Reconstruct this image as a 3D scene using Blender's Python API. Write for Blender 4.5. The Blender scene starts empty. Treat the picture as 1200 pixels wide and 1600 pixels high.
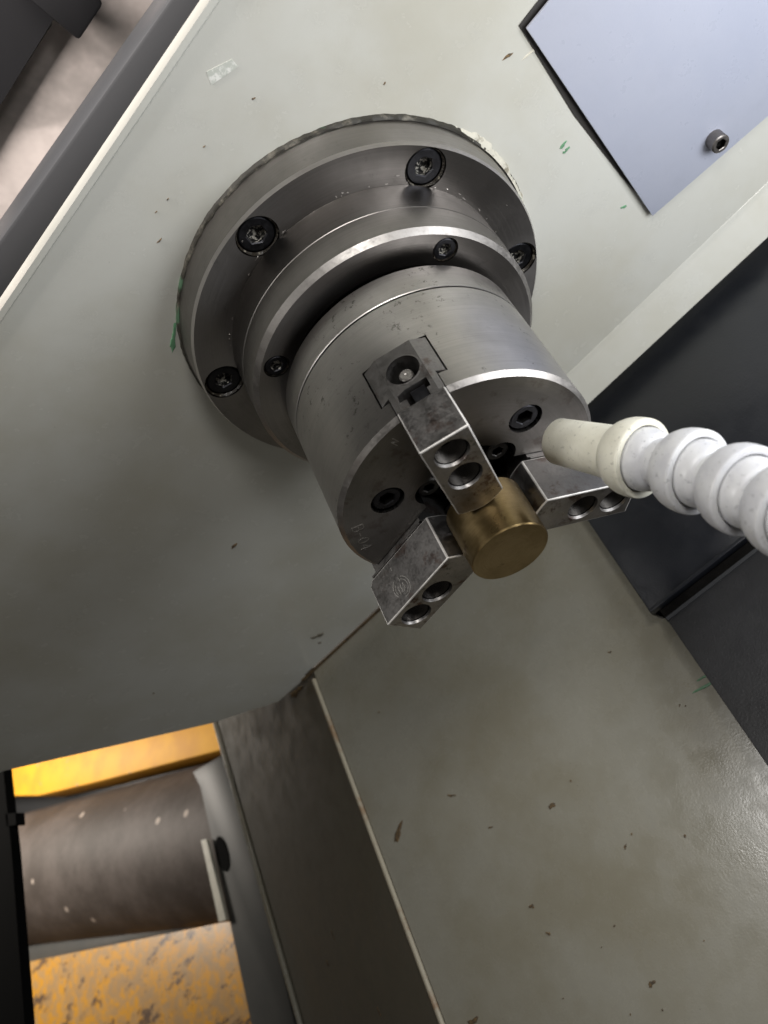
import bpy, bmesh, math, random
from mathutils import Vector, Matrix
import numpy as np
random.seed(7)
PI = math.pi; cos = math.cos; sin = math.sin; rad = math.radians
S = 0.0675                                   # chuck radius in metres: everything below is measured in chuck radii
# local frame: z along the spindle (towards the camera), a along the machine bed, b downwards
A0 = rad(-68.4)
E1 = Vector((cos(A0), sin(A0), 0)); E2 = Vector((-sin(A0), cos(A0), 0))
M3 = Matrix(((0, 0, 1), (-E1.x, -E1.y, 0), (-E2.x, -E2.y, 0)))      # local -> world directions
def W(p): return (M3 @ Vector(p)) * S
def ab(a, b, z=0.0): return E1 * a + E2 * b + Vector((0, 0, z))

# ------------------------------------------------------------------ camera
sc = bpy.context.scene
F = 1408.67
RC = Matrix(((0.37413801, -0.47941974, -0.79383718), (0.85659039, 0.50665749, 0.09772964), (0.35535004, -0.71655767, 0.60022617)))
CC = Vector((-5.31047356, 0.0, 6.17813745))
cam_d = bpy.data.cameras.new('camera'); cam = bpy.data.objects.new('camera', cam_d)
sc.collection.objects.link(cam); sc.camera = cam
mw = (M3 @ RC).to_4x4(); mw.translation = W(CC); cam.matrix_world = mw
cam_d.sensor_fit = 'VERTICAL'; cam_d.sensor_height = 32.0; cam_d.lens = F / 1600 * 32.0
cam_d.clip_start = 0.01; cam_d.clip_end = 50
cam_d.dof.use_dof = True; cam_d.dof.focus_distance = 6.9 * S; cam_d.dof.aperture_fstop = 10.0
def ray(x, y):
    return RC @ Vector(((x - 600) / F, -(y - 800) / F, -1.0))
def atz(x, y, z=0.0):
    v = ray(x, y); return CC + v * ((z - CC.z) / v.z)
def atpl(x, y, n, d):
    v = ray(x, y); n = Vector(n); return CC + v * ((d - n.dot(CC)) / n.dot(v))
def atd(x, y, dep): return CC + ray(x, y) * dep
# ------------------------------------------------------------------ light
world = bpy.data.worlds.new('World'); sc.world = world; world.use_nodes = True
bg = world.node_tree.nodes['Background']; bg.inputs[0].default_value = (1.0, 0.95, 0.88, 1); bg.inputs[1].default_value = 0.046
def area(name, pos, target, sx, sy, energy, col):
    l = bpy.data.lights.new(name, 'AREA'); l.shape = 'RECTANGLE'; l.size = sx * S; l.size_y = sy * S
    l.energy = energy; l.color = col
    o = bpy.data.objects.new(name, l); sc.collection.objects.link(o)
    o.location = W(pos); o.rotation_euler = (W(target) - W(pos)).to_track_quat('-Z', 'Y').to_euler()
    return o
area('work_light', ab(-5.5, 0.3, 4.4), ab(-1.8, 0.9, 0.4), 3.0, 4.0, 2.1, (0.95, 0.97, 1.0))
area('door_lamp', ab(-4.6, -6.5, 4.2), ab(0.3, 2.4, 2.6), 2.2, 2.2, 1.5, (1.0, 0.98, 0.95))
sheen_lamp = area('pan_sheen_lamp', ab(3.2, -8.5, 2.6), ab(-0.6, 3.6, 5.8), 1.5, 1.5, 0.26, (1.0, 0.98, 0.95))  # unseen lamp added to lay a soft sheen on the pan
sheen_lamp.data.spread = rad(70)
area('overhead_fill', ab(-3.0, -13, 1.0), ab(-2.0, 0, -0.5), 2.0, 5.0, 0.12, (1.0, 0.93, 0.84))  # added fill: dim warm overhead light, no visible source
area('door_light', ab(10.0, -10, 9.0), ab(2, 0, 0), 5.0, 2.0, 0.06, (1.0, 0.84, 0.70))
area('panel_fill', ab(-0.5, -7.5, 0.3), ab(-0.5, -7.5, -2.4), 5.0, 4.0, 26, (1.0, 0.93, 0.88))  # added unseen lamp, faces back to brighten the pinkish panel
area('beam_fill', ab(20, 1.0, -8.0), ab(16, 8, -4.5), 3, 3, 6.0, (1.0, 0.92, 0.82))  # added unseen lamp that brightens the beams and roller
sc.view_settings.view_transform = 'Standard'; sc.view_settings.look = 'None'
sc.view_settings.exposure = 0.0; sc.view_settings.gamma = 1.0
sc.cycles.max_bounces = 6; sc.cycles.use_denoising = True

# ------------------------------------------------------------------ materials
class NT:
    def __init__(s, name):
        s.m = bpy.data.materials.new(name); s.m.use_nodes = True; s.t = s.m.node_tree
        s.b = s.t.nodes['Principled BSDF']; s.co = s.n('ShaderNodeTexCoord').outputs['Object']
    def n(s, ty, **k):
        o = s.t.nodes.new(ty)
        for a, v in k.items(): setattr(o, a, v)
        return o
    def link(s, a, b): s.t.links.new(a, b)
    def put(s, sock, v):
        if hasattr(v, 'is_linked') or hasattr(v, 'links'): s.link(v, sock)
        else: sock.default_value = v
    def noise(s, scale, detail=3, rough=.55, vec=None, off=None):
        o = s.n('ShaderNodeTexNoise'); s.link(vec or s.co, o.inputs['Vector'])
        o.inputs['Scale'].default_value = scale; o.inputs['Detail'].default_value = detail; o.inputs['Roughness'].default_value = rough
        if off is not None:
            mp = s.n('ShaderNodeMapping'); s.link(vec or s.co, mp.inputs[0]); mp.inputs['Location'].default_value = (off, off * .7, off * 1.3)
            s.link(mp.outputs[0], o.inputs['Vector'])
        return o.outputs['Fac']
    def vor(s, scale, feature='F1', rnd=1.0, vec=None):
        o = s.n('ShaderNodeTexVoronoi', feature=feature); s.link(vec or s.co, o.inputs['Vector'])
        o.inputs['Scale'].default_value = scale; o.inputs['Randomness'].default_value = rnd
        return o.outputs['Distance']
    def ramp(s, f, p0, p1, v0=0., v1=1., smooth=True):
        o = s.n('ShaderNodeMapRange'); o.interpolation_type = 'SMOOTHSTEP' if smooth else 'LINEAR'
        s.put(o.inputs[0], f)
        for i, v in zip((1, 2, 3, 4), (p0, p1, v0, v1)): o.inputs[i].default_value = v
        return o.outputs[0]
    def math(s, op, a, b=0.0):
        o = s.n('ShaderNodeMath', operation=op); s.put(o.inputs[0], a); s.put(o.inputs[1], b); return o.outputs[0]
    def mix(s, f, a, b):
        o = s.n('ShaderNodeMix', data_type='RGBA'); s.put(o.inputs[0], f)
        s.put(o.inputs[6], a if not isinstance(a, tuple) else (*a, 1)); s.put(o.inputs[7], b if not isinstance(b, tuple) else (*b, 1))
        return o.outputs[2]
    def stretch(s, sx, sy, sz, rot=None):
        mp = s.n('ShaderNodeMapping'); s.link(s.co, mp.inputs[0]); mp.inputs['Scale'].default_value = (sx, sy, sz)
        if rot: mp.inputs['Rotation'].default_value = rot
        return mp.outputs[0]
    def radial(s, kx, kr, ka):
        sep = s.n('ShaderNodeSeparateXYZ'); s.link(s.co, sep.inputs[0])
        y, z = sep.outputs[1], sep.outputs[2]
        r = s.math('SQRT', s.math('ADD', s.math('MULTIPLY', y, y), s.math('MULTIPLY', z, z)))
        an = s.math('ARCTAN2', y, z)
        c = s.n('ShaderNodeCombineXYZ')
        s.link(s.math('MULTIPLY', sep.outputs[0], kx), c.inputs[0]); s.link(s.math('MULTIPLY', r, kr), c.inputs[1])
        s.link(s.math('MULTIPLY', an, ka), c.inputs[2]); return c.outputs[0]
    def bump(s, h, strength, dist):
        o = s.n('ShaderNodeBump'); o.inputs['Strength'].default_value = strength; o.inputs['Distance'].default_value = dist
        s.link(h, o.inputs['Height']); s.link(o.outputs[0], s.b.inputs['Normal'])
    def done(s, col=None, rough=None, metal=None, **k):
        if col is not None: s.put(s.b.inputs['Base Color'], (*col, 1) if isinstance(col, tuple) else col)
        if rough is not None: s.put(s.b.inputs['Roughness'], rough)
        if metal is not None: s.put(s.b.inputs['Metallic'], metal)
        for a, v in k.items(): s.b.inputs[a].default_value = v
        return s.m

def steel(name, base, rough, turned=False, rust=0.0, brushed=None, spread=.1, stain=.5, scuff=0):
    t = NT(name)
    big = t.noise(35, 4, .6); mid = t.noise(160, 4, .65, off=3.1); fine = t.noise(900, 2, .5)
    dk = tuple(c * (1 - stain) for c in base); lt = tuple(min(1, c * 1.12) for c in base)
    col = t.mix(t.ramp(big, .25, .8), lt, dk)
    col = t.mix(t.ramp(mid, .62, .74, 0, .30 if turned else .45), col, tuple(c * .45 for c in base))
    if scuff:
        f = t.math('MULTIPLY', t.ramp(t.noise(260, 5, .75, off=5.5), .57, .64), t.ramp(t.noise(38, 3, .5, off=11.), .49, .58)); col = t.mix(t.math('MULTIPLY', f, .75), col, (.07, .075, .055))
    if rust:
        f = t.math('MULTIPLY', t.ramp(t.noise(75, 5, .7, off=8.3), .53, .66), rust)
        col = t.mix(f, col, (0.07, 0.028, 0.014))
    if turned:
        v = t.radial(2600, 2600, 1.2); g = t.noise(1.0, 5, .7, vec=v)
        tn = t.n('ShaderNodeTangent', direction_type='RADIAL', axis='X'); t.link(tn.outputs[0], t.b.inputs['Tangent']); t.b.inputs['Anisotropic'].default_value = .7
        col = t.mix(t.ramp(g, .3, .75, 0, .28), col, tuple(c * .5 for c in base))
        r = t.math('ADD', t.ramp(g, .2, .8, -.04, .06), t.ramp(big, .3, .7, rough - spread * .5, rough + spread))
        t.bump(g, .3, .00008)
    else:
        v = t.stretch(*(brushed or (700, 700, 700))); g = t.noise(1.0, 3, .6, vec=v)
        col = t.mix(t.ramp(g, .45, .75, 0, .25), col, tuple(c * .5 for c in base))
        r = t.math('ADD', t.ramp(fine, .3, .7, -.05, .07), t.ramp(mid, .3, .7, rough - spread * .5, rough + spread))
        t.bump(g, .2, .00006)
    return t.done(col, r, 1.0)
M = {}
M['turned'] = steel('turned_steel', (.44, .42, .402), .33, True, stain=.12, spread=.04, scuff=1)
M['flange'] = steel('flange_steel', (.27, .255, .242), .36, True, stain=.15, spread=.05)
M['face'] = steel('chuck_face_steel', (.26, .248, .235), .40, True, rust=.35, stain=.2, spread=.05)
M['jaw'] = steel('jaw_steel', (.23, .22, .212), .42, False, rust=.55, stain=.35)
M['jawface'] = steel('ground_jaw_steel', (.36, .335, .315), .36, False, rust=.9, stain=.5, scuff=1)
M['edge'] = steel('bright_edge_steel', (.38, .36, .34), .42, False, stain=.15)
M['worn'] = steel('worn_bright_edge', (.85, .82, .78), .5, False, stain=.75)
M['worn'].node_tree.nodes['Principled BSDF'].inputs['Metallic'].default_value = .55
M['edge2'] = steel('flange_chamfer_steel', (.66, .63, .60), .42, True, stain=.2)
M['mark'] = steel('scribed_steel', (.55, .53, .50), .48, False, stain=.3)
M['mark'].node_tree.nodes['Principled BSDF'].inputs['Metallic'].default_value = .9
M['black_ox'] = steel('black_oxide_steel', (.05, .05, .055), .42, False, stain=.4)
M['dark'] = steel('shaded_recess_steel', (.02, .019, .018), .5, False, stain=.4)  # near-black copy of steel: shade of slots, bores and gaps as colour
M['screw'] = steel('greasy_screw_steel', (.12, .115, .11), .38, False, stain=.4)
M['capsteel'] = steel('cap_screw_steel', (.26, .24, .225), .42, False, stain=.3)
M['bore'] = steel('bored_thread_steel', (.16, .15, .14), .35, False, stain=.4)
M['bright'] = steel('plain_steel', (.55, .52, .49), .38, False, stain=.3)
M['guide'] = NT('dark_grey_guide_paint').done((.028, .029, .031), .40, 0.0)
t = NT('grimy_screw'); n = t.noise(420, 4, .7); f = t.ramp(n, .50, .60)
col = t.mix(f, (.02, .02, .021), (.46, .44, .39))
M['grimy'] = t.done(col, t.ramp(n, .5, .66, .34, .7), t.ramp(n, .50, .60, .6, .1))
t.bump(n, .6, .0004)
# paint
def paint(name, base, rough, specks=.5, green=True, peel=.25, grime=.42, stainc=(.30, .27, .20), coat=0.0):
    t = NT(name)
    big = t.noise(9, 5, .6); mid = t.noise(55, 5, .65, off=2.2)
    col = t.mix(t.ramp(big, .35, .7, 0, grime), base, tuple(b * c * 2.2 for b, c in zip(base, stainc)))
    col = t.mix(t.ramp(mid, .5, .8, 0, grime * .7), col, tuple(c * .75 for c in base))
    v = t.vor(95); lump = t.noise(500, 2, .5, off=5.0)
    sp = t.math('MULTIPLY', t.ramp(t.math('ADD', v, t.math('MULTIPLY', lump, .12)), .105, .085), t.ramp(t.noise(30, 2, .5, off=9.), .5, .62))
    col = t.mix(t.math('MULTIPLY', sp, specks), col, (.06, .05, .035))
    if green:
        g = t.ramp(t.noise(70, 6, .75, off=14.2), .725, .735)
        col = t.mix(g, col, (.10, .20, .11))
    pe = t.noise(700, 2, .5, off=1.0)
    r = t.math('ADD', t.ramp(mid, .3, .75, rough - .06, rough + .1), t.math('MULTIPLY', sp, .3))
    t.bump(t.math('ADD', pe, t.math('MULTIPLY', t.noise(120, 3, .6), 1.5)), peel, .00035)
    return t.done(col, r, 0.0)
M['wall'] = paint('pale_green_grey_paint', (.53, .53, .487), .21, green=False, peel=.12, grime=.35)
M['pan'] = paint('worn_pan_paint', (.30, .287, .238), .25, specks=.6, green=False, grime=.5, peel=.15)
M['pan2'] = paint('shaded_stained_pan_paint', (.12, .108, .08), .55, specks=.4, green=False, grime=.25)  # darkened copy of the pan paint: side plate's shade in colour, plus dirt
M['cover'] = paint('bluish_white_paint', (.40, .42, .495), .32, specks=.3, green=False, peel=.12, grime=.3, stainc=(.34, .36, .40))
M['black'] = paint('black_plate_paint', (.011, .0125, .017), .36, specks=.0, green=False, peel=.25, grime=.2)
M['black'].node_tree.nodes['Principled BSDF'].inputs['Specular IOR Level'].default_value = .9
M['black2'] = paint('matt_black_paint', (.028, .028, .030), .42, specks=.0, green=False, peel=.45, grime=.2)
M['seal'] = None
t = NT('old_sealant'); n = t.noise(110, 5, .7); n2 = t.noise(45, 4, .6, off=4.)
col = t.mix(t.ramp(n, .34, .46), (.22, .20, .15), (.52, .50, .42)); col = t.mix(t.ramp(n2, .60, .64), col, (.07, .16, .08)); t.bump(n, .8, .0012)
M['seal'] = t.done(col, .6, 0.0)
t = NT('dark_old_sealant'); n = t.noise(130, 5, .7); n2 = t.noise(30, 4, .6, off=4.)
col = t.mix(t.ramp(n, .5, .7), (.025, .023, .017), (.13, .12, .095)); col = t.mix(t.ramp(n2, .58, .63), col, (.06, .12, .07)); t.bump(n, .8, .0012)
M['oldseal'] = t.done(col, .6, 0.0)
M['gap_shade'] = NT('plate_gap_shade').done((.025, .022, .02), .6, 0.0)
t = NT('oily_sludge'); n = t.noise(350, 4, .7); M['sludge'] = t.done(t.mix(t.ramp(n, .56, .66), (.022, .018, .013), (.20, .18, .14)), t.ramp(n, .4, .6, .25, .6), 0.0); t.bump(n, .8, .0005)
M['void'] = NT('matt_black').done((.002, .002, .002), .9, 0.0, **{'Specular IOR Level': .1})
M['void2'] = NT('dark_housing_paint').done((.0035, .0035, .004), .8, 0.0, **{'Specular IOR Level': .1})
t = NT('green_primer'); n = t.noise(300, 3); M['green'] = t.done(t.mix(n, (.09, .22, .12), (.14, .30, .17)), .5, 0.0)
t = NT('rusty_spot'); n = t.noise(500, 4, .7); M['rust'] = t.done(t.mix(t.ramp(n, .4, .6), (.06, .045, .03), (.16, .10, .04)), .7, 0.0)
t = NT('rusted_lip'); n = t.noise(38, 5, .7, off=3.); M['lip'] = t.done(t.mix(t.ramp(n, .50, .68), (.40, .36, .27), (.30, .20, .12)), .45, 0.0)
def plastic(name, c, c2):
    t = NT(name); n = t.noise(90, 4, .6); n2 = t.noise(420, 3, .7, off=3.3)
    col = t.mix(t.ramp(n, .35, .7), c, c2); col = t.mix(t.ramp(n2, .58, .72, 0, .6), col, tuple(x * .42 for x in c2))
    t.bump(t.noise(600, 2), .12, .0002)
    return t.done(col, t.ramp(n, .3, .7, .36, .5), 0.0, **{'Subsurface Weight': .25, 'Subsurface Radius': (.006, .006, .005)})
M['ivory'] = plastic('ivory_plastic', (.68, .66, .56), (.60, .58, .485))
M['whitep'] = plastic('white_grey_plastic', (.58, .58, .585), (.49, .49, .51))
# brass
t = NT('dull_brass'); big = t.noise(50, 4, .6); g = t.noise(1.0, 5, .7, vec=t.radial(1700, 1700, 1.5))
col = t.mix(t.ramp(big, .3, .7), (.20, .142, .062), (.34, .255, .13)); col = t.mix(t.ramp(g, .35, .75, 0, .3), col, (.14, .085, .03))
col = t.mix(t.ramp(t.noise(120, 4, .7, off=6.), .6, .75, 0, .6), col, (.09, .05, .025))
t.bump(g, .35, .00009)
M['brass'] = t.done(col, t.ramp(big, .3, .7, .27, .42), .95)
# worn yellow
t = NT('worn_yellow_paint'); n = t.noise(20, 6, .78, vec=t.stretch(1.6, .7, 1)); n2 = t.noise(70, 4, .6, off=5.)
n3 = t.noise(18, 5, .7, off=7.); col = t.mix(t.ramp(n2, .4, .6), (.75, .36, .03), (.55, .33, .13)); col = t.mix(t.ramp(n3, .48, .58, 0, .6), col, (.42, .28, .15)); col = t.mix(t.ramp(n, .54, .62), col, (.14, .09, .06))
M['yellow'] = t.done(col, .45, 0.0)
t = NT('yellow_paint'); n = t.noise(14, 6, .72); col = t.mix(t.ramp(t.noise(22, 4, .6, off=3.), .35, .7), (.85, .42, .015), (.72, .33, .02)); M['yellow2'] = t.done(t.mix(t.ramp(n, .60, .66), col, (.26, .25, .25)), .6, 0.0)
t = NT('brown_steel'); n = t.noise(12, 5, .7); n2 = t.vor(16)
col = t.mix(t.ramp(n, .35, .7), (.062, .047, .038), (.12, .097, .085)); col = t.mix(t.ramp(n2, .11, .06), col, (.5, .42, .36))
M['brown'] = t.done(col, .66, 0.0)
t = NT('grey_blue_paint'); n = t.noise(14, 4, .6); M['greyblue'] = t.done(t.mix(n, (.05, .056, .057), (.11, .105, .095)), .5, 0.0)
t = NT('pinkish_sheet_metal'); n = t.noise(9, 5, .65); col = t.mix(t.ramp(n, .36, .66), (.17, .155, .145), (.37, .33, .31)); M['pink'] = t.done(col, t.ramp(n, .3, .7, .3, .55), .3)

# ------------------------------------------------------------------ building helpers
col_ = sc.collection
def empty(name, p=(0, 0, 0)):
    o = bpy.data.objects.new(name, None); col_.objects.link(o); o.location = W(p); o['o'] = list(W(p)); o.empty_display_size = .01
    return o
def root_off(par):
    off = Vector((0, 0, 0)); q = par
    while q is not None: off = off + q.location; q = q.parent
    return off
def tag(o, label=None, cat=None, group=None, kind=None):
    for k, v in (('label', label), ('category', cat), ('group', group), ('kind', kind)):
        if v: o[k] = v
    return o
def mk(name, V, Fc, mat, parent=None, origin=None, smooth=None, mats=None, fm=None):
    """V are local (chuck-frame) points; the mesh is written in world metres relative to its origin"""
    off = W(origin) if origin is not None else (root_off(parent) if parent else Vector((0, 0, 0)))
    me = bpy.data.meshes.new(name); me.from_pydata([tuple(W(v) - off) for v in V], [], Fc); me.validate()
    for m in (mats or [mat]): me.materials.append(m)
    if fm:
        for p, i in zip(me.polygons, fm): p.material_index = i
    bm = bmesh.new(); bm.from_mesh(me); bmesh.ops.recalc_face_normals(bm, faces=bm.faces); bm.to_mesh(me); bm.free()
    o = bpy.data.objects.new(name, me); col_.objects.link(o)
    if parent:
        o.parent = parent; o.location = off - root_off(parent)
    else: o.location = off
    if smooth is not None: shade(me, smooth)
    return o
def shade(me, ang=35):
    me.polygons.foreach_set('use_smooth', [True] * len(me.polygons)); me.set_sharp_from_angle(angle=rad(ang)); me.update()
def prism(poly, d):
    """poly: list of points; d: extrusion vector"""
    n = len(poly); V = [Vector(p) for p in poly] + [Vector(p) + Vector(d) for p in poly]
    Fc = [list(range(n))[::-1], list(range(n, 2 * n))] + [[i, (i + 1) % n, n + (i + 1) % n, n + i] for i in range(n)]
    return V, Fc
def frame(d):
    d = Vector(d).normalized(); u = d.orthogonal().normalized(); return u, d.cross(u), d
def revolve(prof, n=96, org=(0, 0, 0), ax=(0, 0, 1), closed=False, ref=None):
    """prof: list of (r, s). r=0 ends make caps"""
    u, v, d = frame(ax)
    if ref: u = Vector(ref).normalized(); v = d.cross(u)
    V = []; Fc = []; rings = []
    for r, s in prof:
        c = Vector(org) + d * s
        if r < 1e-6: rings.append([len(V)]); V.append(c)
        else:
            rings.append(list(range(len(V), len(V) + n)))
            for i in range(n):
                a = 2 * PI * i / n; V.append(c + (u * cos(a) + v * sin(a)) * r)
    pairs = list(zip(rings[:-1], rings[1:])) + ([(rings[-1], rings[0])] if closed else [])
    for A, B in pairs:
        for i in range(n):
            j = (i + 1) % n
            if len(A) == 1 and len(B) == 1: continue
            if len(A) == 1: Fc.append([A[0], B[i], B[j]])
            elif len(B) == 1: Fc.append([A[i], A[j], B[0]])
            else: Fc.append([A[i], A[j], B[j], B[i]])
    return V, Fc
def tube(path, r, n=12):
    V = []; Fc = []; up = None
    P = [Vector(p) for p in path]
    for k, p in enumerate(P):
        d = (P[min(k + 1, len(P) - 1)] - P[max(k - 1, 0)]).normalized()
        u = d.orthogonal().normalized() if up is None else (up - d * up.dot(d)).normalized(); up = u; v = d.cross(u)
        for i in range(n):
            a = 2 * PI * i / n; V.append(p + (u * cos(a) + v * sin(a)) * r)
    for k in range(len(P) - 1):
        for i in range(n):
            j = (i + 1) % n; Fc.append([k * n + i, k * n + j, (k + 1) * n + j, (k + 1) * n + i])
    Fc.append(list(range(n))[::-1]); Fc.append([(len(P) - 1) * n + i for i in range(n)])
    return V, Fc
def cut(o, cutters, bevel=None, ang=30, smooth=30, exact=True, bev_mat=-1):
    """boolean-difference a list of (V,F) from o, then bake"""
    if bevel:
        m = o.modifiers.new('b', 'BEVEL'); m.width = bevel * S; m.segments = 2; m.limit_method = 'ANGLE'; m.angle_limit = rad(ang)
        if bev_mat >= 0: m.material = bev_mat
    tmp = []
    for V, Fc in cutters:
        me = bpy.data.meshes.new('cut'); off = root_off(o)
        me.from_pydata([tuple(W(v) - off) for v in V], [], Fc)
        bm = bmesh.new(); bm.from_mesh(me); bmesh.ops.recalc_face_normals(bm, faces=bm.faces); bm.to_mesh(me); bm.free()
        c = bpy.data.objects.new('cut', me); col_.objects.link(c); c.location = off; tmp.append(c)
        m = o.modifiers.new('c', 'BOOLEAN'); m.operation = 'DIFFERENCE'; m.object = c; m.solver = 'EXACT'
    bpy.context.view_layer.update()
    dg = bpy.context.evaluated_depsgraph_get()
    me = bpy.data.meshes.new_from_object(o.evaluated_get(dg)); o.modifiers.clear()
    old = o.data; o.data = me; me.name = o.name
    for c in tmp: bpy.data.objects.remove(c)
    if smooth is not None: shade(me, smooth)
    return o
def pol(r, deg, z): return Vector((r * cos(rad(deg)), r * sin(rad(deg)), z))

def socket_screw(name, c, ax, r, h, parent, mat, mat2=None, depth=.55, rot=0.0, hexf=.5, chamf=.12):
    """cap screw: centre c is the middle of the head's top face; the hexagon is a sub-part of its own"""
    n = 48; ax = Vector(ax).normalized(); u, v, d = frame(ax)
    def hexr(a, R):
        k = (a + rot) % (PI / 3) - PI / 6; return R * cos(PI / 6) / cos(k)
    V = []; Fc = []
    def ring(fr, s):
        i0 = len(V)
        for i in range(n):
            a = 2 * PI * i / n; q = fr(a); V.append(Vector(c) + (u * cos(a) + v * sin(a)) * q + d * s)
        return list(range(i0, i0 + n))
    R = [ring(lambda a: r, -h), ring(lambda a: r, -chamf * r), ring(lambda a: r * (1 - chamf), 0), ring(lambda a: r * .66, 0),
         ring(lambda a: hexr(a, r * hexf * 1.12), 0), ring(lambda a: hexr(a, r * hexf), -.06 * r), ring(lambda a: hexr(a, r * hexf), -depth * r)]
    for A, B in zip(R[:-1], R[1:]):
        for i in range(n): j = (i + 1) % n; Fc.append([A[i], A[j], B[j], B[i]])
    i0 = len(V); V.append(Vector(c) - d * (depth * r * 1.12))
    for i in range(n): Fc.append([R[-1][i], R[-1][(i + 1) % n], i0])
    nf = 5 * n
    fm = [0] * nf + [1] * (len(Fc) - nf)
    return mk(name, V, Fc, None, parent, smooth=28, mats=[mat, mat2 or mat], fm=fm)
def ribbon(path, w, nrm, h=.0015):
    """an open stroke of width w lying on a surface with normal nrm"""
    V = []; Fc = []; P = [Vector(p) for p in path]; nrm = Vector(nrm).normalized()
    for k in range(len(P) - 1):
        d = (P[k + 1] - P[k]); 
        if d.length < 1e-6: continue
        d.normalize(); s = d.cross(nrm).normalized() * w / 2; a = P[k] - d * w * .3; b = P[k + 1] + d * w * .3; i = len(V)
        V += [a - s, a + s, b + s, b - s] + [q + nrm * h for q in (a - s, a + s, b + s, b - s)]
        Fc += [[i + 4, i + 5, i + 6, i + 7], [i, i + 1, i + 5, i + 4], [i + 1, i + 2, i + 6, i + 5], [i + 2, i + 3, i + 7, i + 6], [i + 3, i, i + 4, i + 7]]
    return V, Fc
def merge(*parts):
    V = []; Fc = []
    for v, f in parts:
        k = len(V); V += list(v); Fc += [[i + k for i in q] for q in f]
    return V, Fc
GL = {'B': [[(0, 0), (0, 1), (.42, 1), (.58, .86), (.58, .66), (.42, .54), (0, .54)], [(.42, .54), (.64, .4), (.64, .16), (.46, 0), (0, 0)]],
      '-': [[(.1, .45), (.5, .45)]],
      '0': [[(.3, 0), (.1, .15), (0, .4), (0, .6), (.1, .85), (.3, 1), (.5, .85), (.6, .6), (.6, .4), (.5, .15), (.3, 0)]],
      '4': [[(.48, 0), (.48, 1), (0, .32), (.66, .32)]],
      'N': [[(0, 0), (0, 1), (.6, 0), (.6, 1)]]}
def engrave(text, c, right, up, nrm, size, w, parent, name='engraved_mark'):
    parts = []; x = 0
    right = Vector(right).normalized(); up = Vector(up).normalized()
    tot = sum(.95 for ch in text) - .3
    for ch in text:
        for st in GL[ch]: parts.append(ribbon([Vector(c) + right * ((x + a - tot / 2) * size) + up * ((b - .5) * size) for a, b in st], w, nrm, .0012))
        x += .95
    V, Fc = merge(*parts)
    return mk(name, V, Fc, M['mark'], parent)
def blob(c, r, nrm, ax=(1, 0, 0), el=1.0, h=.006, n=14, seed=0):
    rs = random.Random(seed); nrm = Vector(nrm).normalized(); u = Vector(ax); u = (u - nrm * u.dot(nrm)).normalized(); v = nrm.cross(u)
    V = []; c = Vector(c)
    for i in range(n):
        a = 2 * PI * i / n; q = r * (.9 + .3 * sin(a * 2 + seed) + .2 * sin(a * 3 + seed * 1.7)) * rs.uniform(.72, 1.15); V.append(c + u * (cos(a) * q * el) + v * (sin(a) * q / el ** .5))
    V += [p * .75 + c * .25 + nrm * h for p in V]; V.append(c + nrm * h * 1.2)
    Fc = [[i, (i + 1) % n, n + (i + 1) % n, n + i] for i in range(n)] + [[n + i, n + (i + 1) % n, 2 * n] for i in range(n)]
    return V, Fc

# ------------------------------------------------------------------ headstock wall
ZW = 0.0
wall_poly = [(-9, -2.43), (9.5, -2.43), (9.5, -1.2), (7.66, .70), (6.21, 2.91), (5.55, 3.60), (4.95, 3.62), (4.95, 3.56), (-9, 3.56)]
V, Fc = prism([ab(a, b, 0) for a, b in wall_poly], (0, 0, -.12))
wall = mk('wall', V, Fc, M['wall']); tag(wall, 'pale green-grey painted headstock wall behind the spindle flange', 'wall', kind='structure')
fl = revolve([(0, -.3), (1.5, -.3), (1.5, .1), (0, .1)], 64)
# bent strip along the lower right of the wall
V, Fc = prism([ab(-9, 2.775, -.02), ab(-9, 2.79, .004), ab(-9, 2.83, .022), ab(-9, 3.15, .215), ab(-9, 3.165, .205), ab(-9, 3.165, -.1), ab(-9, 2.80, -.1)], E1 * 11)
o = mk('wall_strip', V, Fc, M['wall'], wall)
V, Fc = prism([ab(-9, -2.42, -.01), ab(-9, -2.445, .012), ab(-9, -2.49, .012), ab(-9, -2.49, -.12), ab(-9, -2.42, -.12)], E1 * 18.5)
o = mk('wall_edge_trim', V, Fc, M['wall'], wall)
# chips and stains of the paint
chips = [((880, 226), .024, 'green', 1.5), ((886, 233), .020, 'green', 1.2), ((881, 238), .016, 'green', .7), ((877, 231), .012, 'green', 1.2), ((975, 323), .022, 'green', 1.6), ((366, 853), .028, 'dark', 2.6), ((601, 130), .010, 'dark', 1.3),
         ((249, 376), .013, 'dark', 2.2), ((319, 229), .008, 'dark', 1.3), ((396, 154), .011, 'dark', 1.5), ((793, 88), .02, 'dark', 3.), ((240, 1083), .012, 'dark', 1.5),
         ((262, 311), .007, 'dark', 2.), ((244, 331), .006, 'dark', 2.), ((832, 80), .03, 'seal', 2.5)]
for i, (p, r, m, el) in enumerate(chips):
    if m == 'dark': m = 'rust'
    V, Fc = blob(atz(*p, .0), r, (0, 0, 1), ax=atz(p[0] + 6, p[1] - 5) - atz(*p), el=el, seed=i, n=18); mk('paint_chip', V, Fc, M[m], wall)
for q, r, s in ((( 497, 993), .06, 40), ((500, 1004), .016, 41)):
    V, Fc = blob(atz(*q, 0), r, (0, 0, 1), ax=atz(q[0] + 10, q[1] - 5) - atz(*q), el=1.5, seed=s, h=.01, n=20); mk('dirt_spot', V, Fc, M['rust'] if r < .03 else M['pan2'], wall)
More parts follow.
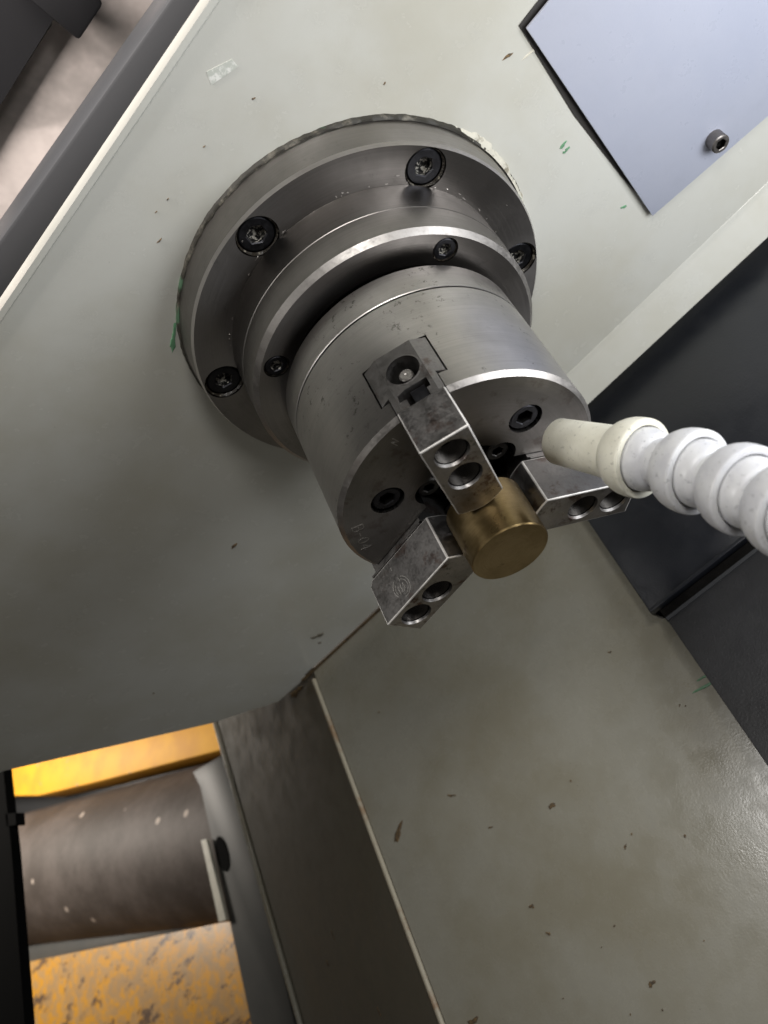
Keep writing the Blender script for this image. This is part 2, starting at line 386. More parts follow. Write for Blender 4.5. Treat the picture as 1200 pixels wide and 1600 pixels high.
V, Fc = prism([ab(1.5, 3.585, .002), ab(5.02, 3.585, .002), ab(5.02, 3.64, .002), ab(1.5, 3.64, .002)], (0, 0, .012)); mk('seam_grime', V, Fc, M['rust'], wall)
for q, r, s in (((462, 1082), .10, 51), ((484, 1072), .07, 52)):
    V, Fc = blob(atz(*q, 0), r, (0, 0, 1), ax=E1, el=1.3, seed=s, h=.012, n=20); mk('rust_stain', V, Fc, M['rust'], wall)
# pale patch: reflection on the wall put in as colour
V, Fc = prism([atz(x, y, .0) for x, y in ((322, 112), (362, 92), (372, 104), (330, 133))], (0, 0, .003))
t = NT('wall_glint_patch'); n = t.noise(260, 5, .7); M['wall_glint'] = t.done(t.mix(t.ramp(n, .45, .6), (.50, .52, .47), (.74, .74, .70)), .3, 0.0)
mk('wall_glint_patch', V, Fc, M['wall_glint'], wall)
# old sealant round the flange: uneven ring
V = []; Fc = []; N = 240; rs = random.Random(3)
def wob(a, k, s): return sum(sin(a * f + s * f) * k / (1 + i * .6) for i, f in enumerate((3, 7, 13, 29, 47)))
for i in range(N):
    a = 2 * PI * i / N; top = .5 + .5 * cos(a - rad(140)) # wider on the upper rim
    w = .008 + .012 * max(0, cos(a - rad(122))) ** 3 + .004 * top + wob(a, .005, 1.3) + rs.uniform(-.003, .005)
    for r, z in ((1.595, .028 + rs.uniform(0, .012)), (1.606 + w * .4, .018 + .012 * top + rs.uniform(0, .006)), (1.607 + w, -.002)): V.append(Vector((r * cos(a), r * sin(a), z)))
for i in range(N):
    j = (i + 1) % N
    for k in range(2): Fc.append([i * 3 + k, j * 3 + k, j * 3 + k + 1, i * 3 + k + 1])
mk('sealant_bead', V, Fc, M['oldseal'], wall, smooth=60)
rs = random.Random(11); V = []; Fc = []; N = 150
for i in range(N):
    a = rad(28 + 102 * i / (N - 1)); e = sin(PI * i / (N - 1)) ** .5
    w = (.020 + .050 * max(0, wob(a * 2.2, .6, 2.0)) + .02 * (abs(i / N - .82) < .1)) * e + rs.uniform(-.004, .006)
    for r, z in ((1.600, .05 * e + rs.uniform(-.004, .01)), (1.606 + w * .6, .038 * e + rs.uniform(0, .008)), (1.612 + w, -.002)): V.append(Vector((r * cos(a), r * sin(a), z)))
for i in range(N - 1):
    for k in range(2): Fc.append([i * 3 + k, i * 3 + 3 + k, i * 3 + 4 + k, i * 3 + 1 + k])
mk('cream_filler', V, Fc, M['seal'], wall, smooth=60)
V, Fc = blob(atz(271, 530), .05, (0, 0, 1), ax=atz(268, 560) - atz(274, 500), el=2.6, seed=77, n=20); mk('paint_chip', V, Fc, M['green'], wall)

# ------------------------------------------------------------------ spindle flange
fln = empty('spindle_flange'); tag(fln, 'large round steel spindle flange bolted to the pale wall behind the chuck', 'flange')
FZ = .332
V, Fc = revolve([(.8, 0), (1.604, 0), (1.585, .06), (1.562, .30), (1.545, FZ), (1.0, FZ), (.8, FZ)], 160, closed=True, ref=(1, 0, 0))
ring = mk('flange_ring', V, Fc, M['flange'], fln, mats=[M['flange'], M['edge2']], fm=None)
n = 160
for p in ring.data.polygons:
    pass
fs = [138 + 60 * k for k in range(6)]
cut(ring, [revolve([(0, FZ - .16), (.170, FZ - .16), (.170, FZ + .1), (0, FZ + .1)], 48, org=pol(1.374, d, 0)) for d in fs], smooth=22)
def mark_faces(o, cond, idx):
    """give the faces whose centre (local frame) and normal meet cond the material idx"""
    off = root_off(o); Mi = M3.inverted()
    for p in o.data.polygons:
        c = Mi @ ((Vector(p.center) + off) / S); nn = Mi @ Vector(p.normal)
        if cond(c, nn): p.material_index = idx
def rr(c): return math.hypot(c.x, c.y)
mark_faces(ring, lambda c, nn: rr(c) > 1.545 and .302 < c.z < .331 and nn.z > .2 and (c.x * nn.x + c.y * nn.y) > .2, 1)
for i, d in enumerate(fs):
    s = socket_screw('socket_screw', pol(1.374, d, FZ - .028), (0, 0, 1), .152, .12, fln, M['black_ox'], M['grimy'], rot=i * .7, hexf=.52)
# dirt in the counterbores (a thin ragged ring of grime in the gap)
def grime_ring(c, r, parent, seed, z=0):
    rs = random.Random(seed); V = []; Fc = []; N = 48
    for i in range(N):
        a = 2 * PI * i / N
        for q, h in ((r * .90, -.03), (r * .965 + rs.uniform(-.004, .004), -.008 + rs.uniform(-.01, .006)), (r * 1.02, -.03)):
            V.append(Vector(c) + Vector((cos(a) * q, sin(a) * q, h)))
    for i in range(N):
        j = (i + 1) % N
        for k in range(2): Fc.append([i * 3 + k, j * 3 + k, j * 3 + k + 1, i * 3 + k + 1])
    return mk('grime_ring', V, Fc, M['sludge'], parent, smooth=60)
for i, d in enumerate(fs): grime_ring(pol(1.374, d, FZ), .168, fln, 20 + i)
# hub with a cove at its foot
V, Fc = revolve([(.6, FZ + .001), (1.233, FZ + .001), (1.231, FZ + .012), (1.230, .62), (1.230, .641), (1.226, .646), (1.218, .90), (1.178, .944), (.93, .944), (.90, .92), (.89, .70), (.6, .70)], 160, closed=True, ref=(1, 0, 0))
hub = mk('hub', V, Fc, M['flange'], fln, mats=[M['flange'], M['edge']])
hs = [137 + 93.5 * k for k in (0, 1)] + [-41, 45]
cut(hub, [revolve([(0, .944 - .1), (.104, .944 - .1), (.104, 1.05), (0, 1.05)], 40, org=pol(1.055, d, 0)) for d in hs], smooth=22)
mark_faces(hub, lambda c, nn: rr(c) > 1.178 and c.z > .90 and nn.z > .2 and (c.x * nn.x + c.y * nn.y) > .1, 1)
for i, d in enumerate(hs):
    socket_screw('socket_screw', pol(1.055, d, .936), (0, 0, 1), .092, .085, fln, M['black_ox'], M['grimy'], rot=i * .5, hexf=.56)
    grime_ring(pol(1.055, d, .944), .10, fln, 60 + i)
V, Fc = revolve([(.3, .70), (.86, .70), (.86, 1.12), (.3, 1.12)], 96, closed=True)
mk('spindle_nose', V, Fc, M['dark'], fln, smooth=30)

rs = random.Random(5); parts = []
for i in range(26):
    a = rad(rs.uniform(95, 250)); r = 1.245 + abs(rs.gauss(0, .012)) + (rs.random() < .2) * rs.uniform(0, .2); s_ = rs.uniform(.004, .011)
    parts.append(blob((r * cos(a), r * sin(a), FZ + .001), s_, (0, 0, 1), ax=(-sin(a), cos(a), 0), el=rs.uniform(1, 2.4), seed=900 + i, h=.005, n=6))
V, Fc = merge(*parts); fk = mk('metal_flecks', V, Fc, M['bright'], fln); fk['kind'] = 'stuff'
# ------------------------------------------------------------------ chuck
chk = empty('lathe_chuck', (0, 0, 1.05)); tag(chk, 'three-jaw steel lathe chuck gripping a brass bar, marked B-04', 'lathe chuck')
V, Fc = revolve([(.5, 1.054), (.985, 1.054), (1.0, 1.068), (1.0, 1.322), (.996, 1.328), (.5, 1.328)], 180, closed=True, ref=(1, 0, 0))
mk('back_plate', V, Fc, M['turned'], chk, smooth=22)
V, Fc = revolve([(.4, 1.325), (.984, 1.325), (.984, 1.345), (.4, 1.345)], 128, closed=True)
mk('joint_groove', V, Fc, M['dark'], chk, smooth=30)
ZF = 2.325
V, Fc = revolve([(0, 1.342), (.994, 1.342), (1.0, 1.350), (1.0, 1.6), (1.0, 2.0), (1.0, 2.292), (.968, ZF), (.7, ZF), (0, ZF)], 240, ref=(1, 0, 0))
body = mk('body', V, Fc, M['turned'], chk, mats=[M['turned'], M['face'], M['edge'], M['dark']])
JA = (180, -60, 60)
def jl(phi, u, v, z): return Vector((cos(rad(phi)) * u - sin(rad(phi)) * v, sin(rad(phi)) * u + cos(rad(phi)) * v, z))
cutters = []
for ph in JA:
    prof = [(-.251, 1.79), (.251, 1.79), (.251, 2.162), (.184, 2.162), (.184, 2.5), (-.184, 2.5), (-.184, 2.162), (-.251, 2.162)]
    cutters.append(prism([jl(ph, .2, v, z) for v, z in prof], jl(ph, 1.2, 0, 0)))
for d in (119, -119, 0):
    cutters.append(revolve([(0, ZF - .12), (.128, ZF - .12), (.128, 2.5), (0, 2.5)], 48, org=pol(.635, d, 0)))
    cutters.append(revolve([(0, 2.13), (.125, 2.13), (.125, 2.5), (0, 2.5)], 40, org=pol(.30, 108 if d > 0 else (-117 if d < 0 else 0), 0)))
cutters.append(revolve([(0, 2.0), (.36, 2.0), (.36, 2.5), (0, 2.5)], 64))
cut(body, cutters, smooth=20)
mark_faces(body, lambda c, nn: nn.z > .9 and c.z > ZF - .01, 1)
mark_faces(body, lambda c, nn: nn.z > .3 and nn.z < .95 and c.z > 2.28 and rr(c) > .955, 2)
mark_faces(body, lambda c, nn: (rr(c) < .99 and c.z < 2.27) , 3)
V, Fc = revolve([(0, 2.08), (.34, 2.08), (.34, 2.10), (0, 2.10)], 48)
mk('bore_bottom', V, Fc, M['dark'], chk)
for i, d in enumerate((119, -119, 0)):
    socket_screw('face_screw', pol(.635, d, ZF - .015), (0, 0, 1), .112, .1, chk, M['black_ox'], M['dark'], rot=.3 + i, hexf=.55)
for i, d in enumerate((108, -117, 0)):
    socket_screw('bush_screw', pol(.30, d, 2.285), (0, 0, 1), .088, .12, chk, M['screw'], M['dark'], rot=.3 + i, hexf=.5)
engrave('B-04', atz(566, 840, ZF + .001), atz(577, 862, ZF) - atz(557, 818, ZF), atz(584, 850, ZF) - atz(569, 856, ZF), (0, 0, 1), .085, .006, chk)
engrave('N', atz(617, 691, ZF + .001), atz(612, 706, ZF) - atz(616, 691, ZF), atz(626, 696, ZF) - atz(612, 689, ZF), (0, 0, 1), .062, .005, chk)

ZB, ZT = 2.372, 2.775
for ji, ph in enumerate(JA):
    # master jaw sliding in the T slot
    prof = [(-.24, 1.80), (-.135, 1.80), (.135, 1.80), (.24, 1.80), (.24, 2.15), (.177, 2.15), (.177, 2.355), (-.177, 2.355), (-.177, 2.15), (-.24, 2.15)]
    def uo(v): return 1.022 if abs(v) < .14 else (1.010 if abs(v) < .2 else .962)
    n = len(prof); V = [jl(ph, .42, v, z) for v, z in prof] + [jl(ph, uo(v), v, z) for v, z in prof]
    # split outer end in a flat middle and two sloping sides
    Fc = [[i, (i + 1) % n, n + (i + 1) % n, n + i] for i in range(n)] + [list(range(n))[::-1]]
    k = len(V); V += [jl(ph, 1.022, -.135, 2.355), jl(ph, 1.022, .135, 2.355), jl(ph, 1.006, -.177, 2.355), jl(ph, 1.006, .177, 2.355), jl(ph, 1.006, -.177, 2.15), jl(ph, 1.006, .177, 2.15)]
    V[n + 5] = V[k + 5]; V[n + 8] = V[k + 4]; V[n + 6] = V[k + 3]; V[n + 7] = V[k + 2]
    Fc += [[n + 1, n + 2, k + 1, k], [n + 2, n + 3, n + 4, n + 5, n + 6, k + 1], [n + 0, n + 1, k, n + 7, n + 8, n + 9]]
    Fc = [f if f != [6, 7, n + 7, n + 6] else [6, 7, n + 7, k, k + 1, n + 6] for f in Fc]
    mj = mk('master_jaw', V, Fc, M['jaw'], chk, mats=[M['jaw'], M['dark']])
    tslot = [(-.105, 2.17), (-.03, 2.17), (.06, 2.17), (.118, 2.19), (.125, 2.245), (.076, 2.25), (.076, 2.5), (-.076, 2.5), (-.076, 2.25), (-.105, 2.25)]
    cut(mj, [revolve([(0, .8), (.118, .8), (.118, 1.2), (0, 1.2)], 48, org=jl(ph, 0, .0, 2.012), ax=jl(ph, 1, 0, 0)),
             prism([jl(ph, .8, v, z) for v, z in tslot], jl(ph, .4, 0, 0))], smooth=20)
    off = root_off(mj)
    rr1 = revolve([(.118, 1.010), (.128, 1.010), (.128, 1.024), (.118, 1.026)], 48, org=jl(ph, 0, 0, 2.012), ax=jl(ph, 1, 0, 0), closed=True)
    V, Fc = rr1; mk('bore_rim', V, Fc, M['jaw'], mj, smooth=30)
    V, Fc = revolve([(0, .805), (.116, .805), (.116, .815), (0, .815)], 40, org=jl(ph, 0, 0, 2.012), ax=jl(ph, 1, 0, 0)); mk('bore_floor', V, Fc, M['dark'], mj)
    V, Fc = revolve([(.05, .80), (.05, .965), (.042, .975), (.010, .975), (0, .965)], 32, org=jl(ph, 0, 0, 2.012), ax=jl(ph, 1, 0, 0))
    mk('centre_pin', V, Fc, M['bright'], mj, smooth=30)
    V, Fc = prism([jl(ph, .82, v, z) for v, z in ((-.070, 2.18), (.035, 2.18), (.035, 2.36), (-.070, 2.36))], jl(ph, .165, 0, 0)); mk('slot_nut', V, Fc, M['black_ox'], mj)
    # top jaw: pointed inner end, two counterbored screws
    hw = .172
    plan = [(1.125, -hw), (1.125, hw), (.362, hw), (.338, .13), (.308, .06), (.298, 0), (.308, -.06), (.338, -.13), (.362, -hw)]
    def lvl(z, du=0): return [jl(ph, u - (du if u > 1 else 0), v, z) for u, v in plan]
    n = len(plan); V = lvl(ZB, .045) + lvl(ZB + .045) + lvl(ZT)
    Fc = [list(range(n))[::-1], [2 * n + i for i in range(n)]] + [[k * n + i, k * n + (i + 1) % n, (k + 1) * n + (i + 1) % n, (k + 1) * n + i] for k in (0, 1) for i in range(n)]
    tj = mk('top_jaw', V, Fc, M['jaw'], chk, mats=[M['jaw'], M['worn'], M['jawface'], M['dark']])
    if ji == 0: tag(tj, 'jaw nearest the camera, over the engraved N')
    if ji == 1: tag(tj, 'jaw at the lower left with a round maker emblem scribed on its side')
    if ji == 2: tag(tj, 'jaw behind the ivory nozzle')
    holes = [revolve([(0, ZT - .26), (.112, ZT - .26), (.112, ZT - .02), (.122, ZT + .004), (.122, 3), (0, 3)], 48, org=jl(ph, u, 0, 0)) for u in (.70, .968)]
    cut(tj, holes, bevel=.010, smooth=20, bev_mat=1, ang=50)
    mark_faces(tj, lambda c, nn: nn.z > .97 and c.z > ZT - .004, 2)
    for u_ in (.70, .968):
        q_ = jl(ph, u_, 0, 0)
        mark_faces(tj, lambda c, nn: math.hypot(c.x - q_.x, c.y - q_.y) < .113 and abs(nn.z) < .3 and c.z > ZT - .27, 3)
    mark_faces(tj, lambda c, nn: c.z < ZT - .25 and c.z > ZT - .27 and nn.z > .9, 3)
    for p in tj.data.polygons:
        if p.material_index == 1:
            c = M3.inverted() @ ((Vector(p.center) + root_off(tj)) / S)
    for i, u in enumerate((.70, .968)):
        # bore wall with turned rings, then the screw head deep in it
        socket_screw('jaw_screw', jl(ph, u, 0, ZT - .17), (0, 0, 1), .10, .08, tj, M['black_ox'], M['dark'], rot=i, hexf=.5)
        prf = []; 
        for k in range(15): z = ZT - .17 + k * .01; prf += [(.1108, z), (.105, z + .005)]
        V, Fc = revolve(prf, 40, org=jl(ph, u, 0, 0)); mk('threaded_bore', V, Fc, M['bore'], tj, smooth=40)
    # serrated joint between master and top jaw
    V, Fc = prism([jl(ph, u, v, ZB - .02) for u, v in ((1.06, -hw - .003), (1.06, hw + .003), (.44, hw + .003), (.44, -hw - .003))], (0, 0, .016)); mk('serrated_joint', V, Fc, M['jaw'], chk)
    if ji == 1:
        c0 = jl(ph, .97, -hw - .0005, 2.60); nn = jl(ph, 0, -1, 0); ux = jl(ph, 1, 0, 0); uz = Vector((0, 0, 1))
        n_ = nn; d_ = n_.dot(c0)
        P = lambda x, y: atpl(x, y, n_, d_ + .001)
        def arc(cx, cy, rx, ry, a0, a1, k=18): return [P(cx + rx * cos(rad(a0 + (a1 - a0) * i / k)), cy + ry * sin(rad(a0 + (a1 - a0) * i / k))) for i in range(k + 1)]
        parts = [arc(627.8, 917, 13.5, 17, -100, 60), arc(627.8, 917, 13.5, 17, 110, 205), arc(627.8, 917.5, 10, 13, -110, 50), arc(627.8, 917.5, 10, 13, 120, 190),
                 [P(610.5, 888), P(612.5, 892)], [P(622, 902.5), P(624.5, 908)], [P(629, 910), P(629.8, 915)],
                 [P(622, 917), P(622.8, 921), P(625.5, 925), P(627, 929)], [P(625.3, 914), P(626.5, 918), P(629, 920.5), P(630, 925)], [P(632, 915), P(633.2, 919), P(632, 923)]]
        V, Fc = merge(*[ribbon(p, .005, nn) for p in parts]); mk('maker_emblem', V, Fc, M['mark'], tj)

# ------------------------------------------------------------------ brass bar
V, Fc = revolve([(0, 2.56), (.275, 2.56), (.285, 2.568), (.285, 2.7), (.285, 2.998), (.279, 3.008), (.15, 3.008), (0, 3.006)], 128, ref=(1, 0, 0))
br = mk('brass_bar', V, Fc, M['brass'], origin=(0, 0, 2.56), smooth=25); tag(br, 'short round brass bar held in the three chuck jaws', 'brass bar')

# ------------------------------------------------------------------ coolant hose
hose = empty('coolant_hose', atd(1007, 717, 5.5)); tag(hose, 'jointed coolant hose with ivory nozzle and white-grey ball segments beside the chuck', 'coolant hose')
kD = 5.25 / 4.95
cs = [atd(873, 689.5, 6.12), atd(1007, 717, 5.50), atd(1093, 739, 5.12), atd(1172, 769, 4.75), atd(1251, 804, 4.40), atd(1330, 870, 4.08)]
d0 = (cs[1] - cs[0]).normalized(); L = (cs[1] - cs[0]).length
def arcpts(c, r, a0, a1, n): return [(r * sin(rad(a0 + (a1 - a0) * i / n)), c - r * cos(rad(a0 + (a1 - a0) * i / n))) for i in range(n + 1)]
R = .240
# nozzle: tapered barrel, then a bulging cup with an open rim
def cup(e, rn): return [(rn, e - .235), (rn + .012, e - .222), (.200, e - .200), (.222, e - .172), (.237, e - .135), (.246, e - .10), (.250, e - .06), (.250, e - .02), (.248, e - .005), (.243, e), (.209, e), (.204, e - .006), (.197, e - .03), (.19, e - .1), (.12, e - .2)]
prof = [(.122, 0.0), (.150, -.002), (.158, .010), (.162, .2 * L), (.172, L - .30)] + cup(L, .174) + [(.10, .3 * L), (.122, 0)]
V, Fc = revolve(prof, 64, org=cs[0], ax=d0); mk('nozzle', V, Fc, M['ivory'], hose, smooth=40)
for k in range(1, 5):
    a, b = cs[k], cs[k + 1]; dv = (b - a).normalized(); Ls = (b - a).length
    prof = [(.09, -.12)] + arcpts(.012, .198, 40, 122, 12) + [(.150, .125), (.148, Ls - .24)] + cup(Ls, .150) + [(.10, Ls - .2), (.09, -.12)]
    V, Fc = revolve(prof, 64, org=a, ax=dv); mk('hose_segment', V, Fc, M['whitep'], hose, smooth=50)

# ------------------------------------------------------------------ access cover on the wall
cov = empty('access_cover', ab(-2.3, 1.9, .02)); tag(cov, 'bluish-white cover plate screwed over an opening in the wall, upper right', 'cover plate')
gp = [(-2.395, -.60), (-2.40, -.62), (-6.5, -.66), (-6.5, 2.0), (-2.30, 1.9), (-2.165, 1.915)]
V, Fc = prism([ab(a, b, .002) for a, b in [(-2.385, -.565), (-6.5, -.76), (-6.5, 1.95), (-2.20, 1.90), (-2.205, 1.3), (-2.255, .4)]], (0, 0, .008)); mk('gap_shade_strip', V, Fc, M['gap_shade'], cov)  # dark strip painted in for the shaded gap under the plate
pl = [(-2.405, -.53), (-6.5, -.62), (-6.5, 2.35), (-3.45, 2.05), (-2.17, 1.90)]
V, Fc = prism([ab(a, b, .035) for a, b in pl], (0, 0, .022))
pp = mk('plate', V, Fc, M['cover'], cov); cut(pp, [], bevel=.006)
sc_c = atz(1127, 226, .17)
socket_screw('cap_screw', sc_c, (0, 0, 1), .085, .115, cov, M['capsteel'], M['dark'], rot=.2, hexf=.6)

# ------------------------------------------------------------------ black way covers
wc = empty('way_cover', ab(0, 3.3, 2.5)); tag(wc, 'black painted sheet cover of the slideway with a stepped joint, right of the chuck', 'way cover')
BA = .38
p1 = [ab(BA, 3.30, -.05), ab(BA, 3.30, 2.58), ab(BA, 3.62, 2.58), ab(BA, 3.62, -.05)]
th = .0
V, Fc = prism([ab(BA, 3.34, .0), ab(BA, 3.34, 2.50), ab(BA, 3.60, 2.50), ab(BA, 3.60, .0)], -E1 * 9)
p = mk('fixed_plate', V, Fc, M['black'], wc); cut(p, [], bevel=.02)
# raised seam rib at the joint
V, Fc = prism([ab(BA - .02, 3.27, 2.46), ab(BA - .02, 3.27, 2.50), ab(BA - .02, 3.61, 2.50), ab(BA - .02, 3.61, 2.46)], -E1 * 9)
p = mk('joint_rib', V, Fc, M['black'], wc); cut(p, [], bevel=.01)
V, Fc = prism([ab(BA - .10, 3.33, 2.52), ab(BA - .10, 3.33, 2.66), ab(BA - .10, 3.60, 2.66), ab(BA - .10, 3.60, 2.52)], -E1 * 9)
mk('joint_channel', V, Fc, M['dark'], wc)
V, Fc = prism([ab(BA - .13, 3.22, 2.68), ab(BA - .13, 3.22, 8.5), ab(BA - .13, 3.60, 8.5), ab(BA - .13, 3.60, 2.68)], -E1 * 9)
p = mk('sliding_plate', V, Fc, M['black2'], wc); cut(p, [], bevel=.02)
V, Fc = prism([ab(BA - .14, 3.205, 2.665), ab(BA - .14, 3.205, 2.70), ab(BA - .14, 3.24, 2.70), ab(BA - .14, 3.24, 2.665)], -E1 * 9)
mk('wiper_strip', V, Fc, M['guide'], wc)

# ------------------------------------------------------------------ chip pan
pan = empty('chip_pan', ab(2, 3.65, 2)); tag(pan, 'worn pale sheet-metal chip pan below the chuck with rust spots and a raised seam', 'chip pan')
V, Fc = prism([ab(4.80, 3.63, .02), ab(-9, 3.63, .02), ab(-9, 3.63, 9), ab(4.80, 3.63, 9)], E2 * .06)
mk('bottom_plate', V, Fc, M['pan'], pan)
sl = .42
def sp(a): return 3.66 + sl * (a - 4.84)
nn = (E1 * (-sl) + E2); dd = nn.dot(ab(4.84, 3.66))
q0 = atpl(338, 1130, nn, dd); q1 = atpl(472, 1600, nn, dd); aB = (q0.dot(E1) + q1.dot(E1)) / 2
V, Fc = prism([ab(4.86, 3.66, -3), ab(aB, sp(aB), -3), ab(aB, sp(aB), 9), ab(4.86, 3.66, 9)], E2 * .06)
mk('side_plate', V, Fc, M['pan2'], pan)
V, Fc = tube([ab(4.84, 3.62, z) for z in (.12, .5, 1, 2, 3, 4, 5, 6, 9)], .032, 12); mk('seam_lip', V, Fc, M['lip'], pan, smooth=60)
V, Fc = prism([ab(4.82, 3.62, .0), ab(5.0, 3.68, .0), ab(5.0, 3.68, 9), ab(4.82, 3.62, 9)], E2 * .02)
V, Fc = tube([ab(aB, sp(aB) - .03, z) for z in (-3, 0, 3, 9)], .04, 14); mk('rolled_edge', V, Fc, M['pan'], pan, smooth=60)
bpl = E2; bd = 3.628
spots = [((622, 1302), .085, 2.2, (8, -16)), ((862, 1259), .05, 1.1, (1, 0)), ((831, 1416), .035, 1., (1, 0)), ((857, 1459), .03, 1., (1, 0)), ((977, 1323), .022, 1.6, (0, 1)),
         ((1070, 1306), .018, 1.4, (1, 1)), ((960, 1447), .014, 1.2, (1, 0)), ((705, 1243), .03, 2.4, (6, 1)), ((738, 1597), .07, 1.3, (6, -3)), ((1018, 1537), .04, 1.2, (3, -5)),
         ((892, 1220), .015, 1, (1, 0)), ((987, 1303), .013, 1, (1, 0)), ((1062, 1102), .014, 1, (1, 0)), ((1071, 1103), .010, 1, (1, 0)), ((953, 1019), .02, 1.4, (1, 0)),
         ((592, 1113), .018, 1, (1, 0)), ((766, 1293), .022, 1.8, (2, -1)), ((1035, 1578), .012, 1, (1, 0)), ((985, 1585), .012, 1, (1, 0)), ((940, 1480), .009, 1, (1, 0)), ((1100, 1470), .009, 1, (1, 0)), ((880, 1560), .010, 1, (1, 0))]
for i, (p, r, el, ax) in enumerate(spots):
    c = atpl(*p, E2, bd); V, Fc = blob(c, r * .78, -E2, ax=atpl(p[0] + ax[0], p[1] + ax[1], E2, bd) - c, el=el, seed=100 + i, h=.006, n=22); mk('rust_spot', V, Fc, M['rust'], pan)
for i, (p, r, el, ax) in enumerate([((1113, 1066), .05, 3.2, (14, -8)), ((1104, 1055), .03, 3.5, (14, -10))]):
    c = atpl(*p, E2, bd); V, Fc = blob(c, r, -E2, ax=atpl(p[0] + ax[0], p[1] + ax[1], E2, bd) - c, el=el, seed=140 + i, h=.006, n=18); mk('paint_chip', V, Fc, M['green'], pan)
for i, p in enumerate([(512, 1505), (592, 1580), (520, 1460)]):
    c = atpl(*p, nn, dd - .004); V, Fc = blob(c, .035, -nn, ax=(0, 0, 1), el=1.6, seed=150 + i, h=.008, n=16); mk('dirt_spot', V, Fc, M['rust'], pan)

# ------------------------------------------------------------------ things seen below and beyond the wall
B8 = 8.0
def onb(x, y, b=B8): return atpl(x, y, E2, b)
def slab(name, px, b, th, mat, parent=None, bevel=.03):
    V, Fc = prism([onb(x, y, b) for x, y in px], E2 * th)
    o = mk(name, V, Fc, mat, parent, origin=None if parent else onb(*px[0], b))
    if bevel: cut(o, [], bevel=bevel)
    return o
o = slab('steel_beam', [(-120, 1245), (-120, 1215), (60, 1165), (365, 1095), (372, 1165), (150, 1222), (60, 1243)], B8, .8, M['yellow2'])
tag(o, 'bright yellow painted steel beam seen through the gap under the wall, above the brown roller', 'steel beam', 'yellow steel beams under the machine')
o = slab('steel_beam', [(-150, 1540), (20, 1508), (352, 1440), (372, 1440), (420, 1700), (-150, 1760)], B8 - .1, 1.0, M['yellow'])
tag(o, 'worn yellow steel beam with scraped paint at the lower left corner', 'steel beam', 'yellow steel beams under the machine')
slab('lower_flange', [(-120, 1236), (340, 1150), (340, 1218), (-120, 1300)], B8 + .85, .3, M['guide'], bpy.data.objects['steel_beam'])
slab('edge_strip', [(-150, 1512), (352, 1425), (352, 1447), (-150, 1548)], B8 + .1, .3, M['greyblue'], bpy.data.objects['steel_beam.001'])
# brown round roller
c0, c1 = onb(-150, 1413, B8 + .9), onb(480, 1296, B8 + .9)
Rr = (onb(150, 1215, B8 + .9) - onb(150, 1475, B8 + .9)).length * .445
V, Fc = revolve([(0, 0), (Rr * .97, 0), (Rr, .1), (Rr, (c1 - c0).length - .05), (Rr * .97, (c1 - c0).length), (0, (c1 - c0).length)], 96, org=c0, ax=(c1 - c0))
o = mk('steel_roller', V, Fc, M['brown'], origin=c0, smooth=30); tag(o, 'large dark brown round steel roller between two yellow beams', 'roller')
sp_ = empty('side_frame', onb(330, 1300, 7.0)); tag(sp_, 'grey-blue side plate with a dark oval hole beside the brown roller', 'side frame')
slab('plate', [(300, 1206), (345, 1180), (400, 1340), (470, 1640), (400, 1640), (350, 1400), (312, 1230)], 7.0, .25, M['greyblue'], sp_)
c = onb(347, 1334, 6.985); u = (onb(353, 1362, 6.985) - c); v = (onb(338, 1336, 6.985) - c)
V, Fc = prism([c + u * cos(2 * PI * i / 24) + v * sin(2 * PI * i / 24) for i in range(24)], E2 * .09); mk('oval_hole', V, Fc, M['void'], sp_)
slab('cream_strip', [(314, 1313), (322, 1311), (353, 1437), (342, 1441)], 6.9, .08, M['ivory'], sp_, bevel=None)
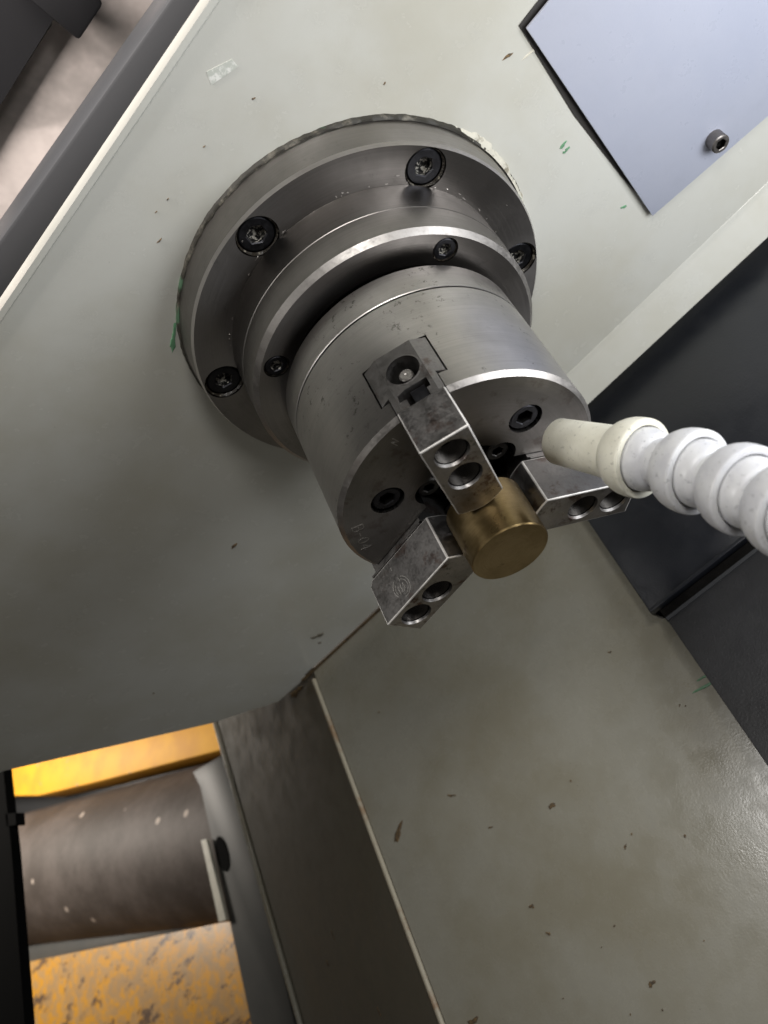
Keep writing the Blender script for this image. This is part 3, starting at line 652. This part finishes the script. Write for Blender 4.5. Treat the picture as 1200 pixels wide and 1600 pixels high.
# dark floor far below
V, Fc = prism([ab(-20, 13, -25), ab(45, 13, -25), ab(45, 13, 15), ab(-20, 13, 15)], E2 * .1)
t = NT('dark_floor'); n = t.noise(4, 5); o = mk('floor', V, Fc, t.done(t.mix(n, (.10, .095, .085), (.17, .16, .15)), .6, 0.0)); tag(o, 'dark workshop floor far below', None, kind='structure')
# dark post on the left
V, Fc = prism([onb(x, y, 2.2) for x, y in ((-260, 1000), (-3, 1000), (5, 1205), (18, 1330), (46, 1700), (-260, 1700))], E2 * .15)
post = mk('door_edge', V, Fc, M['void'], origin=onb(0, 1300, 2.2)); tag(post, 'dark blurred vertical edge with a small square latch at the lower left border', 'door edge')
V, Fc = prism([onb(x, y, 2.2) for x, y in ((8, 1271), (24, 1270), (25, 1289), (9, 1291))], E2 * .15); mk('latch', V, Fc, M['void'], post)

# ------------------------------------------------------------------ upper left: guide, sheet metal, bracket
o = mk('guide_rail', *prism([atz(x, y, -1.6) for x, y in ((640, -360), (519, -360), (265, 0), (0, 375), (-265, 750), (-150, 750))], (0, 0, -.3)), M['guide'], origin=atz(100, 250, -1.6))
cut(o, [], bevel=.03); tag(o, 'straight dark grey guide rail running along the wall edge, upper left', 'guide rail')
o = mk('sheet_panel', *prism([atz(x, y, -2.4) for x, y in ((480, -420), (330, 0), (-60, 560), (-420, 560), (-420, 200), (-10, 180), (80, 40), (200, -420))], (0, 0, -.1)), M['pink'], origin=atz(60, 200, -2.4))
tag(o, 'pinkish bare sheet-metal panel beyond the dark guide rail, upper left', 'metal panel')
o = mk('dark_housing', *prism([atz(x, y, -2.2) for x, y in ((84, 30), (0, 165), (-60, 270), (-420, 200), (-420, -300), (0, -300), (60, -50))], (0, 0, -.3)), M['void2'], origin=atz(10, 30, -2.2))
tag(o, 'black blurred housing in the upper left corner of the photo', 'housing')
o = mk('bracket', *prism([atz(x, y, -1.9) for x, y in ((10, -30), (124, 65), (162, 8), (120, -60))], (0, 0, -.35)), M['void2'], origin=atz(100, 20, -1.9))
cut(o, [], bevel=.03); tag(o, 'dark square-ended bracket hanging before the pinkish panel, upper left', 'bracket')
for o in list(bpy.data.objects):
    if 'o' in o.keys(): del o['o']
